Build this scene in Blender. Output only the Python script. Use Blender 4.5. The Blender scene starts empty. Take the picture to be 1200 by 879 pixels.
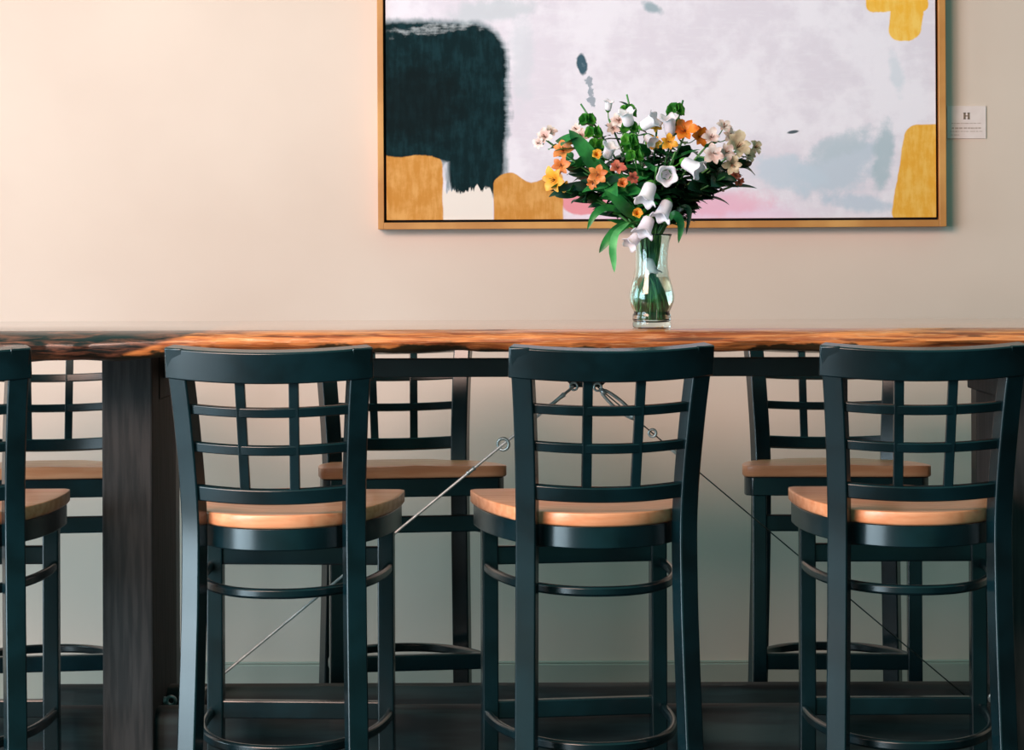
import bpy, bmesh, math, random
from mathutils import Vector, Matrix, Quaternion
from mathutils import noise as mnoise

SC = bpy.context.scene
COL = SC.collection
PI = math.pi
H, FPX, HZ = 1.238, 3070.0, 300.0        # camera height, focal length in pixels, horizon row

def at(px, py, Y):
    """pixel of the photograph -> point at distance Y from the camera"""
    return Vector(((px - 600.0) * Y / FPX, Y, H + (HZ - py) * Y / FPX))

# ------------------------------------------------------------------ object helpers
def link(name, me, mat=None, parent=None):
    o = bpy.data.objects.new(name, me)
    COL.objects.link(o)
    if mat is not None:
        for m in (mat if isinstance(mat, (list, tuple)) else [mat]):
            o.data.materials.append(m)
    if parent is not None:
        o.parent = parent
    return o

def obj(name, bm, mat, parent=None, smooth=False, bevel=0.0, sharp=None):
    me = bpy.data.meshes.new(name)
    bmesh.ops.recalc_face_normals(bm, faces=bm.faces[:])
    bm.to_mesh(me); bm.free()
    if smooth:
        me.polygons.foreach_set('use_smooth', [True] * len(me.polygons))
        if sharp:
            me.set_sharp_from_angle(angle=math.radians(sharp))
    o = link(name, me, mat, parent)
    if bevel > 0:
        md = o.modifiers.new('bevel', 'BEVEL'); md.width = bevel; md.segments = 2
        md.limit_method = 'ANGLE'; md.angle_limit = math.radians(40)
    return o

def empty(name, loc=(0, 0, 0), rz=0.0):
    o = bpy.data.objects.new(name, None)
    COL.objects.link(o); o.location = loc; o.rotation_euler = (0, 0, rz)
    o.empty_display_size = 0.05
    return o

def tag(o, label=None, cat=None, group=None, kind=None):
    if label: o['label'] = label
    if cat: o['category'] = cat
    if group: o['group'] = group
    if kind: o['kind'] = kind
    return o

def box(bm, x0, x1, y0, y1, z0, z1):
    v = [bm.verts.new(p) for p in ((x0,y0,z0),(x1,y0,z0),(x1,y1,z0),(x0,y1,z0),(x0,y0,z1),(x1,y0,z1),(x1,y1,z1),(x0,y1,z1))]
    for f in ((0,3,2,1),(4,5,6,7),(0,1,5,4),(1,2,6,5),(2,3,7,6),(3,0,4,7)):
        bm.faces.new([v[i] for i in f])
    return v

def sweep(bm, pts, A, B, wa, wb, closed=False):
    """rectangular section (axis A half width wa, axis B half width wb) carried along pts"""
    rings = []
    n = len(pts)
    for i, p in enumerate(pts):
        a = A[i] if isinstance(A, list) else A
        b = B[i] if isinstance(B, list) else B
        ha = wa[i] if isinstance(wa, list) else wa
        hb = wb[i] if isinstance(wb, list) else wb
        rings.append([bm.verts.new(p + a * (sa * ha) + b * (sb * hb)) for sa, sb in ((-1,-1),(1,-1),(1,1),(-1,1))])
    for i in range(n - 1):
        for k in range(4):
            bm.faces.new((rings[i][k], rings[i][(k+1) % 4], rings[i+1][(k+1) % 4], rings[i+1][k]))
    bm.faces.new(rings[0][::-1]); bm.faces.new(rings[-1])

def tube(bm, pts, r, seg=8, caps=True):
    n = len(pts)
    rr = r if isinstance(r, list) else [r] * n
    t = (pts[1] - pts[0]).normalized()
    up = Vector((0, 0, 1)) if abs(t.z) < 0.9 else Vector((1, 0, 0))
    a = t.cross(up).normalized()
    rings = []
    for i, p in enumerate(pts):
        t = (pts[min(i+1, n-1)] - pts[max(i-1, 0)]).normalized()
        a = (a - t * a.dot(t)).normalized()
        b = t.cross(a)
        rings.append([bm.verts.new(p + (a * math.cos(2*PI*k/seg) + b * math.sin(2*PI*k/seg)) * rr[i]) for k in range(seg)])
    for i in range(n - 1):
        for k in range(seg):
            bm.faces.new((rings[i][k], rings[i][(k+1) % seg], rings[i+1][(k+1) % seg], rings[i+1][k]))
    if caps:
        bm.faces.new(rings[0][::-1]); bm.faces.new(rings[-1])

def lathe(bm, prof, seg=32, M=Matrix(), capends=True):
    rings = []
    for r, z in prof:
        if r < 1e-5:
            rings.append([bm.verts.new(M @ Vector((0, 0, z)))])
        else:
            rings.append([bm.verts.new(M @ Vector((r*math.cos(2*PI*k/seg), r*math.sin(2*PI*k/seg), z))) for k in range(seg)])
    for a, b in zip(rings[:-1], rings[1:]):
        for k in range(seg):
            k2 = (k+1) % seg
            if len(a) == 1 and len(b) == 1: continue
            if len(a) == 1: bm.faces.new((a[0], b[k2], b[k]))
            elif len(b) == 1: bm.faces.new((a[k], a[k2], b[0]))
            else: bm.faces.new((a[k], a[k2], b[k2], b[k]))

def torus(bm, c, R, r, axis, seg=20, s2=8):
    q = Vector((0, 0, 1)).rotation_difference(axis)
    rings = []
    for i in range(seg):
        t = 2*PI*i/seg
        rings.append([bm.verts.new(c + q @ Vector(((R + r*math.cos(2*PI*k/s2))*math.cos(t), (R + r*math.cos(2*PI*k/s2))*math.sin(t), r*math.sin(2*PI*k/s2)))) for k in range(s2)])
    for i in range(seg):
        A, B = rings[i], rings[(i+1) % seg]
        for k in range(s2):
            bm.faces.new((A[k], A[(k+1) % s2], B[(k+1) % s2], B[k]))

# ------------------------------------------------------------------ materials
def lin(c):
    return tuple((v/255.0/12.92) if v/255.0 <= 0.04045 else ((v/255.0+0.055)/1.055)**2.4 for v in c) + (1.0,)

class G:
    """small node expression builder"""
    def __init__(self, m):
        self.m = m; m.use_nodes = True
        self.nt = m.node_tree; self.nt.nodes.clear()
        self.out = self.nt.nodes.new('ShaderNodeOutputMaterial')
        self.b = self.nt.nodes.new('ShaderNodeBsdfPrincipled')
        self.nt.links.new(self.b.outputs[0], self.out.inputs[0])
    def put(self, sock, v):
        if isinstance(v, E): self.nt.links.new(v.s, sock)
        elif isinstance(v, bpy.types.NodeSocket): self.nt.links.new(v, sock)
        else: sock.default_value = v
    def math(self, op, a, b=0.0, c=0.0, clamp=False):
        n = self.nt.nodes.new('ShaderNodeMath'); n.operation = op; n.use_clamp = clamp
        self.put(n.inputs[0], a); self.put(n.inputs[1], b); self.put(n.inputs[2], c)
        return E(self, n.outputs[0])
    def xyz(self, kind='Object'):
        n = self.nt.nodes.new('ShaderNodeTexCoord'); s = self.nt.nodes.new('ShaderNodeSeparateXYZ')
        self.nt.links.new(n.outputs[kind], s.inputs[0]); self.vec = n.outputs[kind]
        return [E(self, s.outputs[i]) for i in range(3)]
    def comb(self, x, y, z=0.0):
        n = self.nt.nodes.new('ShaderNodeCombineXYZ')
        for i, v in enumerate((x, y, z)): self.put(n.inputs[i], v)
        return n.outputs[0]
    def noise(self, vec, scale, detail=3.0, rough=0.5, dist=0.0):
        n = self.nt.nodes.new('ShaderNodeTexNoise')
        self.put(n.inputs['Vector'], vec); n.inputs['Scale'].default_value = scale
        n.inputs['Detail'].default_value = detail; n.inputs['Roughness'].default_value = rough
        n.inputs['Distortion'].default_value = dist
        return E(self, n.outputs[0])
    def step(self, v, a, b):
        n = self.nt.nodes.new('ShaderNodeMapRange'); n.interpolation_type = 'SMOOTHSTEP'
        self.put(n.inputs[0], v); n.inputs[1].default_value = a; n.inputs[2].default_value = b
        return E(self, n.outputs[0])
    def mix(self, f, a, b):
        n = self.nt.nodes.new('ShaderNodeMix'); n.data_type = 'RGBA'
        self.put(n.inputs[0], f); self.put(n.inputs[6], a); self.put(n.inputs[7], b)
        return n.outputs[2]
    def bump(self, h, strength=0.2, dist=0.002):
        n = self.nt.nodes.new('ShaderNodeBump'); n.inputs['Strength'].default_value = strength
        n.inputs['Distance'].default_value = dist
        self.put(n.inputs['Height'], h); self.nt.links.new(n.outputs[0], self.b.inputs['Normal'])
    def set(self, **k):
        for a, v in k.items(): self.put(self.b.inputs[a.replace('_', ' ')], v)

class E:
    def __init__(s, g, sock): s.g = g; s.s = sock
    def __add__(s, o): return s.g.math('ADD', s, o)
    __radd__ = __add__
    def __sub__(s, o): return s.g.math('SUBTRACT', s, o)
    def __rsub__(s, o): return s.g.math('SUBTRACT', o, s)
    def __mul__(s, o): return s.g.math('MULTIPLY', s, o)
    __rmul__ = __mul__
    def __truediv__(s, o): return s.g.math('DIVIDE', s, o)
    def abs(s): return s.g.math('ABSOLUTE', s)
    def mx(s, o): return s.g.math('MAXIMUM', s, o)
    def mn(s, o): return s.g.math('MINIMUM', s, o)
    def sq(s): return s.g.math('MULTIPLY', s, s)
    def sqrt(s): return s.g.math('SQRT', s)
    def sin(s): return s.g.math('SINE', s)

def mat(name, c1, c2=None, scale=8.0, rough=0.5, stretch=(1, 1, 1), bump=0.0, metal=0.0, spec=0.5, coat=0.0, lo=0.35, hi=0.65, detail=4.0, sub=0.0, trans=0.0, coatr=0.1):
    m = bpy.data.materials.new(name); g = G(m)
    x, y, z = g.xyz()
    n = g.noise(g.comb(x*stretch[0], y*stretch[1], z*stretch[2]), scale, detail)
    col = g.mix(g.step(n, lo, hi), lin(c1), lin(c2 or c1))
    g.set(Base_Color=col, Roughness=rough, Metallic=metal)
    g.b.inputs['Specular IOR Level'].default_value = spec
    if coat:
        g.b.inputs['Coat Weight'].default_value = coat; g.b.inputs['Coat Roughness'].default_value = coatr
    if trans:   # thin petals and leaves let a little light through
        t = g.nt.nodes.new('ShaderNodeBsdfTranslucent'); g.put(t.inputs[0], col)
        mx = g.nt.nodes.new('ShaderNodeMixShader'); mx.inputs[0].default_value = trans
        g.nt.links.new(g.b.outputs[0], mx.inputs[1]); g.nt.links.new(t.outputs[0], mx.inputs[2])
        g.nt.links.new(mx.outputs[0], g.out.inputs[0])
    if bump: g.bump(n, bump)
    return m

M = {}
M['paint'] = mat('black_teal_paint', (3, 19, 23), (7, 32, 38), 9, 0.27, spec=0.5, coat=0.3, coatr=0.24, detail=5)
M['seat'] = mat('beech_seat', (240, 166, 122), (226, 142, 96), 6, 0.42, (1.0, 9, 9), bump=0.03, coat=0.35, coatr=0.2)
M['far_seat'] = M['seat']
M['post'] = mat('weathered_post', (52, 51, 51), (32, 34, 35), 14, 0.8, (6, 6, .5), bump=0.3)
M['beam'] = mat('dark_rough_beam', (32, 50, 50), (6, 14, 16), 5, 0.75, (.5, 5, 5), bump=0.6)
M['steel'] = mat('blackened_rail', (14, 32, 33), (8, 20, 22), 8, 0.5)
M['cable'] = mat('galvanised_cable', (205, 208, 206), (170, 176, 176), 60, 0.4, metal=0.3)
M['cable_dark'] = mat('dark_cable', (60, 72, 70), (30, 42, 42), 60, 0.4, metal=0.8)
M['zinc'] = mat('zinc_fitting', (190, 202, 202), (130, 146, 146), 40, 0.3, metal=0.5)
M['frame'] = mat('oak_frame', (214, 152, 84), (186, 120, 58), 5, 0.45, (1, 1, 1), coat=0.1)
M['gap'] = mat('frame_shadow_gap', (30, 20, 22), (18, 14, 16), 5, 0.8)
M['card'] = mat('label_card', (238, 218, 214), (230, 208, 204), 20, 0.6)
M['ink'] = mat('faded_ink', (120, 96, 78), (150, 128, 110), 30, 0.7)
M['ink_pale'] = mat('pale_ink', (196, 172, 164), (186, 160, 150), 30, 0.7)
M['base'] = mat('baseboard_paint', (176, 172, 160), (168, 166, 154), 3, 0.5)
M['side_wall'] = mat('added_wall_dark_teal', (36, 56, 58), (32, 50, 52), 3, 0.7)  # tone chosen to keep reflections on the stools dark
M['rubber'] = mat('black_rubber', (10, 12, 12), (16, 18, 18), 10, 0.8)
M['leaf'] = mat('green_leaf', (24, 92, 40), (46, 132, 58), 30, 0.42, trans=0.18)
M['leaf_dark'] = mat('dark_green_leaf', (8, 38, 24), (18, 62, 34), 30, 0.4, trans=0.1)
M['leaf_light'] = mat('fresh_green_leaf', (66, 160, 84), (110, 196, 120), 30, 0.45, trans=0.25)
M['stem'] = mat('green_stem', (40, 100, 44), (84, 140, 70), 20, 0.45)
M['ireland'] = mat('lime_green_calyx', (90, 160, 50), (44, 120, 40), 50, 0.5, trans=0.3)
M['white'] = mat('white_petal', (248, 240, 244), (232, 222, 232), 30, 0.5, trans=0.3)
M['orange'] = mat('orange_petal', (238, 136, 30), (226, 104, 22), 60, 0.5, trans=0.25)
M['peach'] = mat('peach_orange_petal', (230, 144, 76), (214, 112, 48), 60, 0.5, trans=0.25)
M['yellow'] = mat('yellow_orange_petal', (244, 178, 52), (234, 150, 40), 60, 0.5, trans=0.25)
M['coral'] = mat('coral_petal', (214, 120, 92), (190, 84, 70), 60, 0.5, trans=0.25)
M['blush'] = mat('blush_petal', (232, 214, 206), (212, 170, 160), 70, 0.5, trans=0.25)
M['cream'] = mat('cream_petal', (226, 208, 176), (200, 172, 142), 70, 0.5, trans=0.25)
M['stamen'] = mat('brown_stamen', (120, 70, 40), (90, 50, 30), 60, 0.6)

def wall_material():
    m = bpy.data.materials.new('peach_plaster'); g = G(m)
    x, y, z = g.xyz()
    n = g.noise(g.vec, 1.3, 4); n2 = g.noise(g.vec, 160, 2)
    col = g.mix(g.step(n, .3, .7), lin((226, 203, 189)), lin((218, 194, 180)))
    g.set(Base_Color=col, Roughness=0.75)
    g.bump(n2, 0.12, 0.001)
    return m
M['wall'] = wall_material()

def floor_material():
    m = bpy.data.materials.new('dark_floor_boards'); g = G(m)
    x, y, z = g.xyz()
    br = g.nt.nodes.new('ShaderNodeTexBrick')
    g.put(br.inputs['Vector'], g.vec); br.inputs['Scale'].default_value = 1.0
    br.inputs['Brick Width'].default_value = 1.3; br.inputs['Row Height'].default_value = 0.13
    br.inputs['Mortar Size'].default_value = 0.003
    br.inputs['Color1'].default_value = lin((22, 30, 31)); br.inputs['Color2'].default_value = lin((20, 28, 29))
    br.inputs['Mortar'].default_value = lin((6, 8, 9))
    n = g.noise(g.comb(x*1.0, y*14, z), 6, 5)
    g.set(Base_Color=g.mix(g.step(n, .3, .75)*0.5, br.outputs[0], lin((44, 50, 48))), Roughness=0.45)
    return m
M['floor'] = floor_material()

def table_material(top=False):
    """orange live-edge slab with dark bark pockets, a dark burl to the left, clear varnish"""
    m = bpy.data.materials.new('varnished_slab_top' if top else 'live_edge_wood'); g = G(m)
    x, y, z = g.xyz()
    grain = g.noise(g.comb(x*1.4, y*14, z*34), 3.2, 6, 0.62, 0.8)
    fine = g.noise(g.comb(x*8, y*40, z*150), 3, 4, 0.6, 0.4)
    c = g.mix(g.step(grain, .36, .66), lin((150, 70, 30)), lin((232, 140, 76)))
    c = g.mix(g.step(fine, .5, .8)*0.6, c, lin((240, 190, 142)))
    streak = g.noise(g.comb(x*2.2, y*6, z*60), 2.2, 4, 0.6, 0.6)
    c = g.mix(g.step(streak, .56, .64)*0.75, c, lin((84, 42, 22)))
    # bark left along the bottom of the edge
    bn = g.noise(g.comb(x*2.6, y*3, z*6), 2.0, 5, 0.6)
    zz = z + (bn - 0.5)*0.10
    sidemask = g.step(x, -.05, .25)
    lim = zz + sidemask*0.009
    bark = 1.0 - g.step(lim, 1.052, 1.059)
    btex = g.noise(g.comb(x*6, y*6, z*12), 9, 6, 0.7)
    barkc = g.mix(btex, lin((8, 14, 11)), lin((62, 52, 30)))
    c = g.mix(bark, c, barkc)
    # dark burl on the left part of the edge
    slope = x + (z - 1.06)*-3.6 + (g.noise(g.vec, 7, 3) - 0.5)*0.10
    burl = 1.0 - g.step(slope, -.735, -.705)
    bl = g.noise(g.comb(x*2.5, y*8, z*20), 5, 6, 0.65, 0.5)
    burlc = g.mix(g.step(bl, .42, .68), lin((14, 15, 12)), lin((124, 74, 54)))
    c = g.mix(burl, c, burlc)
    g.set(Base_Color=c, Roughness=0.4)
    g.b.inputs['Coat Weight'].default_value = 1.0 if top else .35; g.b.inputs['Coat Roughness'].default_value = 0.05 if top else .15
    g.b.inputs['Coat IOR'].default_value = 1.9 if top else 1.45
    g.bump(grain, 0.25, 0.004)
    return m
M['table'] = table_material(); M['table_top'] = table_material(True)

def canvas_material():
    """abstract composition; coordinates run in the canvas' own plane, 1 unit = 1/427 m"""
    m = bpy.data.materials.new('abstract_canvas'); g = G(m)
    X, Yc, Z = g.xyz()
    SW_ = FPX/(7.0-.042); px = X*SW_ + 600.0; py = 300.0 - (Z - 1.238)*SW_
    P = g.comb(px*0.01, py*0.01, 0.0)
    nL = g.noise(P, 1.2, 4) - 0.5
    nM = g.noise(P, 5.0, 5, .6) - 0.5
    nV = g.noise(g.comb(px*0.10, py*0.018, 0.0), 1.6, 5, .6) - 0.5     # vertical brush drag
    nH = g.noise(g.comb(px*0.02, py*0.12, 3.0), 1.6, 5, .6) - 0.5      # horizontal brush drag
    def rbox(cx, cy, hx, hy, r, dx=0.0, dy=0.0):
        qx = ((px + dx - cx).abs() - (hx - r)).mx(0.0); qy = ((py + dy - cy).abs() - (hy - r)).mx(0.0)
        return (qx.sq() + qy.sq()).sqrt() - r
    def blob(cx, cy, rx, ry, ang=0.0):
        ca, sa = math.cos(ang), math.sin(ang)
        u = (px - cx)*ca + (py - cy)*sa; v = (py - cy)*ca - (px - cx)*sa
        return ((u*(1/rx)).sq() + (v*(1/ry)).sq()).sqrt() - 1.0
    c = g.mix(g.step(nL + nM*0.5, -.12, .14), lin((226, 213, 224)), lin((238, 227, 236)))
    c = g.mix(g.step(nH, .02, .25)*0.35, c, lin((240, 232, 238)))
    # grey washes
    def wash(c, d, col, amt, soft=.55):
        return g.mix((1.0 - g.step(d + nM*1.3 + nL*1.0, -soft, .12))*amt, c, lin(col))
    c = wash(c, blob(985, 195, 62, 34, -.45), (190, 198, 212), .85)
    c = wash(c, blob(1036, 180, 13, 48, .10), (176, 188, 198), .9)
    c = wash(c, blob(985, 172, 46, 16, -.45), (186, 194, 204), .7)
    c = wash(c, blob(925, 205, 40, 22, .2), (196, 204, 218), .8)
    c = wash(c, blob(1010, 240, 46, 11, .12), (186, 196, 212), .75)
    c = wash(c, blob(580, 12, 60, 16, -.1), (200, 202, 208), .7)
    c = wash(c, blob(612, 60, 16, 60, 0), (212, 210, 218), .6)
    c = wash(c, blob(765, 9, 16, 7, .4), (150, 166, 176), .9)
    c = wash(c, blob(1052, 90, 10, 34, -.2), (214, 214, 224), .8)
    c = g.mix((1.0 - g.step(blob(930, 156, 7, 2.0, -.15), -.3, .2)), c, lin((84, 92, 100)))
    c = g.mix((1.0 - g.step(blob(683, 76, 6, 12, -.2) + nM*1.4, -.2, .2)), c, lin((66, 92, 106)))
    c = g.mix((1.0 - g.step(blob(692, 102, 7, 30, -.2) + nM*6.0, -.9, -.5))*.7, c, lin((110, 128, 142)))
    # pink band
    c = g.mix((1.0 - g.step(blob(800, 262, 160, 44, 0) + nM*.35 + nL*.3, -.55, .10))*.85, c, lin((238, 196, 222)))
    c = g.mix((1.0 - g.step(blob(850, 240, 74, 17, -.1) + nM*1.2, -.6, .1))*.6, c, lin((240, 170, 190)))
    c = g.mix((1.0 - g.step(blob(686, 240, 30, 13, 0) + nM*.5, -.15, .05)), c, lin((236, 150, 160)))
    # teal block
    d1 = rbox(500, 108, 94, 82, 46, nH*8.0 + nM*4.0, nM*14.0 + nL*9.0 + nV*4.0)
    d2 = rbox(558, 165, 32, 62, 22, nM*7.0, nV*46.0)
    d = d1.mn(d2) + nM*5.0
    edge = nM*3.0 + nH*8.0
    c = g.mix((1.0 - g.step(d + nV*10.0, 0.0, 8.0))*.75, c, lin((92, 116, 122)))
    tealc = g.mix(g.step(nV*0.8 + nM*0.7, -.12, .22), lin((8, 31, 35)), lin((20, 49, 55)))
    tealc = g.mix((1.0 - g.step(blob(490, 120, 50, 44, 0) + nM*1.2, -.4, .5))*.7, tealc, lin((8, 19, 21)))
    c = g.mix(1.0 - g.step(d, -3.0, 2.0), c, tealc)
    c = g.mix((1.0 - g.step(blob(500, 34, 52, 5, -.06) + nM*5.0 + nH*3.0, -1.0, .3))*.6, c, lin((200, 202, 206)))
    # white drip below the block
    drip = rbox(548, 244, 29, 22, 3, nM*1.5, nV*34.0)
    c = g.mix(1.0 - g.step(drip, -1.0, 2.0), c, lin((238, 222, 214)))
    # ochre fields
    wx = (px*0.085).sin()*5.0
    och = g.mix(g.step(nV + nM, -.2, .25), lin((204, 136, 62)), lin((222, 160, 92)))
    o1 = rbox(480, 232, 39, 50, 5, nM*4.0, wx*-.6 + nM*6.0 + (px-480)*-.12)
    c = g.mix(1.0 - g.step(o1, -.8, 1.2), c, och)
    o2 = rbox(619.5, 240, 40.5, 32, 4, nM*1.5, ((px - 597.0)*0.135).sin()*-0.0 + (((px-597.0)*0.115+1.57).sin())*6.0 + nM*5.0)
    c = g.mix(1.0 - g.step(o2, -.8, 1.2), c, och)
    och2 = g.mix(g.step(nV + nM, -.2, .25), lin((232, 164, 58)), lin((240, 184, 92)))
    o3 = rbox(1086, 205, 37, 57, 14, (py-205)*.17 + nM*4.0 - 4.0, nM*3.0)
    c = g.mix(1.0 - g.step(o3, -.8, 1.2), c, och2)
    och3 = g.mix(g.step(nV + nM, -.2, .25), lin((243, 178, 62)), lin((248, 198, 100)))
    o4 = rbox(1052, -20, 36, 36, 9, nM*6.0, nM*8.0).mn(rbox(1064, 20, 19, 30, 15, (py-20)*.12 + nM*5.0, nM*3.0))
    c = g.mix(1.0 - g.step(o4, -.8, 1.2), c, och3)
    weave = g.noise(g.comb(px*1.6, py*1.6, 0.0), 3.0, 2)
    g.set(Base_Color=c, Roughness=0.85); g.b.inputs['Specular IOR Level'].default_value = .15; g.bump(weave + nV*0.8, 0.15, 0.001)
    return m
M['canvas'] = canvas_material()

def glass_material():
    m = bpy.data.materials.new('clear_glass'); g = G(m)
    x, y, z = g.xyz(); n = g.noise(g.vec, 20, 2)
    g.set(Base_Color=g.mix(n, (0.76, .93, .91, 1), (0.86, .97, .95, 1)), Roughness=0.0, IOR=1.45, Transmission_Weight=1.0)
    return m
def water_material():
    m = bpy.data.materials.new('vase_water'); g = G(m)
    x, y, z = g.xyz(); n = g.noise(g.vec, 20, 2)
    g.set(Base_Color=g.mix(n, (0.86, .95, .88, 1), (0.92, .98, .93, 1)), Roughness=0.0, IOR=1.33, Transmission_Weight=1.0)
    return m
M['glass'] = glass_material(); M['water'] = water_material()

# ------------------------------------------------------------------ the setting
WY = 7.0
def struct(name, bm, m, **k):
    return tag(obj(name, bm, m, **k), kind='structure')
bm = bmesh.new(); box(bm, -3.4, 4.2, WY, WY+.12, 0, 3.1); struct('wall_back', bm, M['wall'])
bm = bmesh.new(); box(bm, -3.4, 4.2, -2.6, WY, -.1, 0); struct('floor', bm, M['floor'])
bm = bmesh.new(); box(bm, -3.4, 4.2, WY-.018, WY, 0, .150); box(bm, -3.4, 4.2, WY-.012, WY, .150, .156)
struct('baseboard_back', bm, M['base'], bevel=.003)
bm = bmesh.new(); box(bm, 4.2, 4.32, -2.6, WY+.12, 0, 3.1); struct('added_wall_right', bm, M['side_wall'])  # unseen wall added to darken reflections in the right-hand uprights
# left wall with one tall window and an added second one lighting stool sides
wx0, wx1 = -3.52, -3.4
WINS = ((.7, 3.9, .10, 2.75), (4.7, 6.3, .70, 2.45))  # second entry is the added window
bm = bmesh.new(); yprev = -2.6
for a, b, z0, z1 in WINS:
    box(bm, wx0, wx1, yprev, a, 0, 3.1); box(bm, wx0, wx1, a, b, 0, z0); box(bm, wx0, wx1, a, b, z1, 3.1); yprev = b
box(bm, wx0, wx1, yprev, WY+.12, 0, 3.1)
struct('wall_left', bm, M['wall'])
for k, (a, b, z0, z1) in enumerate(WINS):
    bm = bmesh.new(); mid = (a+b)/2
    for p in ((a, b, z0, z0+.06), (a, b, z1-.06, z1), (a, a+.06, z0+.06, z1-.06), (b-.06, b, z0+.06, z1-.06), (mid-.03, mid+.03, z0+.06, z1-.06)):
        box(bm, wx0+.03, wx1-.03, *p)
    struct('window_%d' % (k+1), bm, M['base'], bevel=.004)

# ------------------------------------------------------------------ table
TZ = 1.090
TY0, TY1, TX0, TX1 = 5.22, 6.08, -2.5, 2.2
table = empty('live_edge_table', (0.14, 5.66, 0))
tag(table, 'long live-edge wooden bar table with orange natural edge on dark timber legs and cable bracing', 'table')
Mt = Matrix.Translation(Vector((0.14, 5.66, 0)))
def tpart(name, bm, m, parent=None, **k):
    bmesh.ops.transform(bm, matrix=Mt.inverted(), verts=bm.verts[:])
    return obj(name, bm, m, parent or table, **k)

bm = bmesh.new()
NX = 600
rows = []
for i in range(NX + 1):
    x = TX0 + (TX1 - TX0)*i/NX
    n1 = mnoise.noise(Vector((x*1.1, 3.3, 0))); n2 = mnoise.noise(Vector((x*5, 8.1, 0))); n3 = mnoise.noise(Vector((x*17, 1.7, 0)))
    left = 1.0/(1.0 + math.exp((x + .72)*18))             # the burl part droops lower
    yf = TY0 + .012*n1 + .006*n2 + .002*n3 - .01*left
    yb = TY1 + .03*mnoise.noise(Vector((x*1.3, 9.3, 2))) + .008*mnoise.noise(Vector((x*6, 2.3, 2)))
    zb = 1.045 + .006*n2 + .003*n3 - .016*left - .004*max(0, n1)
    droop = .004 + .012*left + .002*n3
    prof = [(yb-.02, TZ), (yb-.004, TZ-.006), (yb, TZ-.018), (yb-.012, TZ-.036), (yb-.05, 1.046), (yf+.30, 1.046),
            (yf+.06, zb+.002), (yf+.030, zb), (yf+.012, zb+.007), (yf+.003+.003*n3, zb+.017), (yf-.002*n2, TZ-.022-.4*droop),
            (yf+.003, TZ-.010-.8*droop), (yf+.010, TZ-.003-droop*.9), (yf+.026, TZ-.0008-droop*.4), (yf+.06, TZ), (5.66, TZ)]
    rows.append([bm.verts.new((x, a + .0025*mnoise.noise(Vector((x*14, k*1.7, 5))), b + (.002*mnoise.noise(Vector((x*9, k*2.1, 8))) if 6 <= k <= 12 else 0))) if k not in (0, 14, 15) else bm.verts.new((x, a, b)) for k, (a, b) in enumerate(prof)])
for a, b in zip(rows[:-1], rows[1:]):
    for k in range(len(a)):
        k2 = (k+1) % len(a)
        f = bm.faces.new((a[k], a[k2], b[k2], b[k])); f.material_index = 1 if k in (14, 15) else 0
bm.faces.new(rows[0]); bm.faces.new(rows[-1][::-1])
top = tpart('tabletop', bm, [M['table'], M['table_top']], smooth=True, sharp=50)
# material coordinates of the top are measured from the world origin
for me in (top.data,): me.transform(Mt); top.location = (-0.14, -5.66, 0)

for sx, (xa, xb) in enumerate(((-.859, -.7535), (1.039, 1.143))):
    bm = bmesh.new(); box(bm, xa, xb, 5.48, 5.585, 0, 1.046); box(bm, xa+.0005, xb-.0005, 5.58, 5.87, 0, .934); tag(tpart('leg', bm, M['post'], bevel=.004))
    bm = bmesh.new(); box(bm, xa+.004, xb-.004, 5.888, 5.96, 0, .934); tpart('rear_post', bm, M['steel'], bevel=.003)
    bm = bmesh.new(); box(bm, xa-.002, xb+.002, 5.5855, 5.975, .934, 1.046); tpart('cross_beam', bm, M['post'], bevel=.004)
bm = bmesh.new(); box(bm, -.7535, 1.039, 5.65, 5.70, .977, 1.0165); tpart('long_rail', bm, M['steel'], bevel=.002)

def beam(name, x0, x1, y0, y1, z0, z1, seed, taper=0.0):
    bm = bmesh.new(); rr = []
    N = 140
    for i in range(N + 1):
        x = x0 + (x1-x0)*i/N
        def nn(k, s=.006): return s*mnoise.noise(Vector((x*3.0, k*3.1, seed))) + s*.5*mnoise.noise(Vector((x*11.0, k*5.1, seed)))
        tp = taper*max(0, 1 - i/N*9)
        pr = [(y0+nn(1), z0), (y0+nn(2), (z0+z1)/2-tp), (y0+nn(3)+.002, z1-.014+nn(3)-tp), (y0+.014, z1-.003+nn(4)-tp), ((y0+y1)/2, z1+nn(5, .003)-tp), (y1-.012, z1-.003-tp), (y1+nn(6), z1-.016-tp), (y1+nn(7), z0)]
        rr.append([bm.verts.new((x, a, b)) for a, b in pr])
    for a, b in zip(rr[:-1], rr[1:]):
        for k in range(8): bm.faces.new((a[k], a[(k+1) % 8], b[(k+1) % 8], b[k]))
    bm.faces.new(rr[0]); bm.faces.new(rr[-1][::-1])
    return tpart(name, bm, M['beam'], smooth=True, sharp=45)
beam('foot_rail', -1.3, 1.35, 5.51, 5.605, .13, .285, 1.0, taper=.0)
beam('foot_rail', -1.0, 1.35, 5.70, 5.79, .15, .300, 5.0)

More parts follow.
